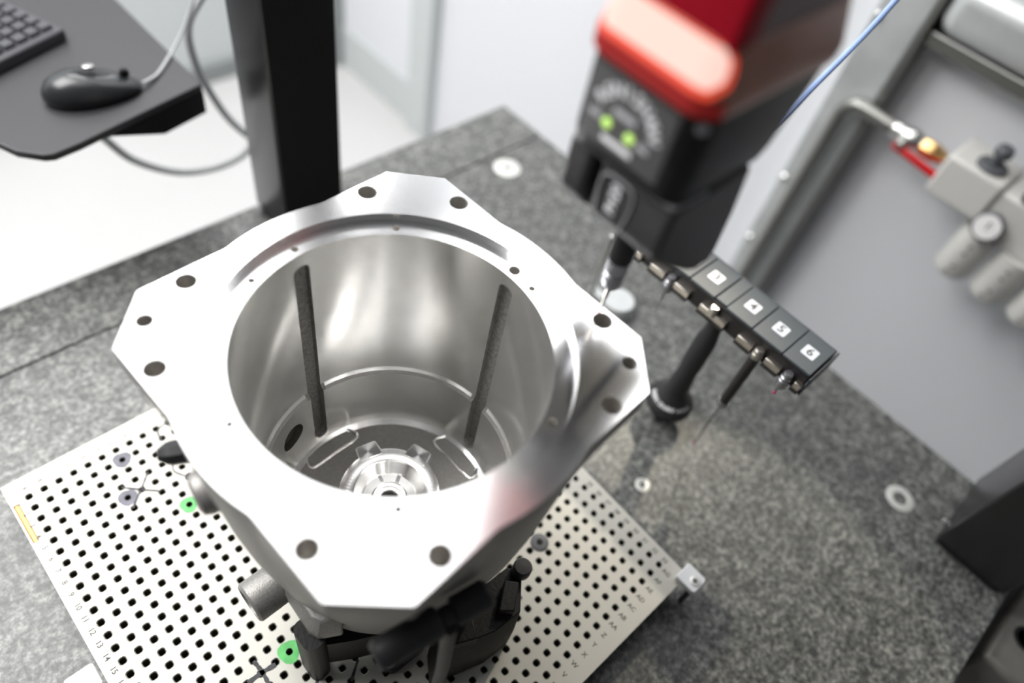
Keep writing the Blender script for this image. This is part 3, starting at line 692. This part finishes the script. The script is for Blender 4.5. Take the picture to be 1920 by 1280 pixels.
# keyboard
kb = thing('keyboard', 'black keyboard corner on the tray at the upper left edge', 'keyboard', (-90, 830, 150))
kx = Vector((66, 762, 0)); kd = Vector((-98, -38, 0)).normalized(); ku = Vector((-kd.y, kd.x, 0)) * -1
if ku.y < 0: ku = -ku
def kp(a, b): p_ = kx + kd * a + ku * b; return (p_.x, p_.y)
part('case', MB().prism([kp(0, 0), kp(440, 0), kp(440, 150), kp(0, 150)], 150.2, 166), 'key', kb, bevel=3)
for i in range(6):
    for j in range(6):
        a, b = 8 + i * 19, 10 + j * 20
        part('key', MB().loft([[(*kp(a, b), 166), (*kp(a + 17, b), 166), (*kp(a + 17, b + 17), 166), (*kp(a, b + 17), 166)], [(*kp(a + 2, b + 2), 171), (*kp(a + 15, b + 2), 171), (*kp(a + 15, b + 15), 171), (*kp(a + 2, b + 15), 171)]]), 'key', kb)
# loose cables
tag(part('cable_loop', MB().tube(spline([(30, 690, 60), (50, 700, 38), (82, 700, -18), (139, 700, -66), (200, 700, -85), (252, 694, -74), (284, 690, -40)], 8), 6, 12), 'cable', org=(139, 700, -66)), 'pale grey cable loop sagging below the tray', 'cable')
tag(part('hanging_cable', MB().tube(spline([(310, 735, -110), (262, 732, -40), (236, 730, 20), (218, 728, 85), (216, 726, 145), (244, 726, 185), (290, 730, 220), (340, 736, 235)], 8), 6, 12), 'cable_dark', org=(211, 700, 96)), 'grey cable curving upward between tray and column', 'cable')

# ================================================================== WALL FITTINGS (right)
t = thing('galvanised_post', 'upright galvanised steel profile on the pale wall', 'post', (1225, 112, -ZF))
part('profile', MB().box(1205, WX - .5, 72, 160, -ZF, 1500), 'galv', t, bevel=4)
part('gap_shade_strip', MB().box(1204, WX - .5, 62, 71, -ZF, 1500), 'galv_dark', t)  # dark strip standing in for the shaded gap beside the post
for z in (215, -150, -330):
    part('bolt', MB().lathe([(8, 0), (8, 5), (5, 8), (.01, 8)], (1205, 148, z), (-1, 0, 0), n=6, cap0=False), 'steel', t)
t = thing('horizontal_rail', 'horizontal galvanised rail across the top right corner', 'rail', (1225, -300, 250))
part('profile', MB().box(1200, WX - .5, -1400, 61, 232, 330), 'galv', t, bevel=34, seg=6)
part('lower_flange', MB().box(1215, WX - .5, -1400, 60, 205, 231), 'galv_dark', t, bevel=3)
PXX = 1180
tag(part('air_pipe', MB().tube([(PXX, 110, -ZF + 1), (PXX, 110, 40)] + spline([(PXX, 110, 45), (PXX, 105, 62), (PXX, 92, 73), (PXX, 72, 76), (PXX, 12, 76)], 5), 14, 18), 'galv_dark', org=(PXX, 110, -ZF)), 'dark steel air pipe bending toward the red valve', 'pipe')
bv = thing('ball_valve', 'brass ball valve with a red lever handle on the wall', 'valve', (PXX, -20, 76))
part('valve_body', MB().lathe([(16, 0), (17, 6), (17, 12), (14, 14), (18, 26), (20, 36), (18, 46), (14, 54), (14, 58)], (PXX, 10, 76), (0, -1, 0), n=24), 'steel', bv)
part('brass_nut', MB().lathe([(15, 0), (17, 3), (17, 30), (14, 34), (12, 46)], (PXX, -48, 76), (0, -1, 0), n=6), 'brass', bv)
part('lever', MB().loft([[(PXX - 26, y, 54 + dz) for y, dz in ((-8, 0), (-114, -9), (-114, 5), (-8, 14))], [(PXX - 16, y, 54 + dz) for y, dz in ((-8, 0), (-114, -9), (-114, 5), (-8, 14))]]), 'redlever', bv, bevel=4, seg=3)
part('pivot', MB().lathe([(9, 0), (9, 10), (6, 14), (.01, 14)], (PXX - 16, -20, 68), (-1, 0, 0), n=6, cap0=False), 'steel', bv)
fr = thing('air_filter_unit', 'pale grey compressed-air filter unit with three round bowls', 'filter unit', (PXX, -230, 20))
part('inlet_block', MB().box(PXX - 38, PXX + 60, -203, -101, 30, 108), 'frl', fr, bevel=6, seg=3)
part('manifold', MB().box(PXX - 30, PXX + 60, -505, -203.5, 12, 98), 'frl', fr, bevel=6, seg=3)
part('shutoff_ring', MB().lathe([(26, 0), (26, 6), (22, 9)], (PXX - 4, -163, 108), n=28), 'frl_dark', fr)
part('shutoff_knob', MB().lathe([(9, 8), (9, 22), (15, 26), (15, 38), (12, 42)], (PXX - 4, -163, 108), n=24), 'frl_dark', fr)
part('dark_cover', MB().box(PXX - 34, PXX + 50, -355, -230, 98.5, 172), 'frl_dark', fr, bevel=8, seg=3)
for y in (-224, -297, -370):
    bo = part('bowl', MB().lathe([(26, -128), (31, -122), (33, -116), (33, -30)], (PXX - 12, y, 42), n=32), 'frl', fr)
    for zz in (-8, -24, -56, -70):
        part('bowl_hole', MB().lathe([(3.6, 0), (3.4, .6), (.01, .6)], (PXX - 44.6, y + (2 if zz % 4 else -2), zz), (-1, 0, 0), n=12, cap0=False), 'frl_dark', bo)
ga = part('pressure_gauge', MB().lathe([(25, 0), (25, 14), (22, 16)], (PXX - 42, -224, 42), (-1, 0, .3), n=32), 'frl_dark', fr)
part('dial', MB().lathe([(21.5, 0), (.01, .4)], (PXX - 58.2, -224, 47), (-1, 0, .3), n=32, cap0=False), 'gauge', ga)
part('needle', MB().box(PXX - 59.8, PXX - 59.2, -225, -223, 42, 60), 'ink', ga)
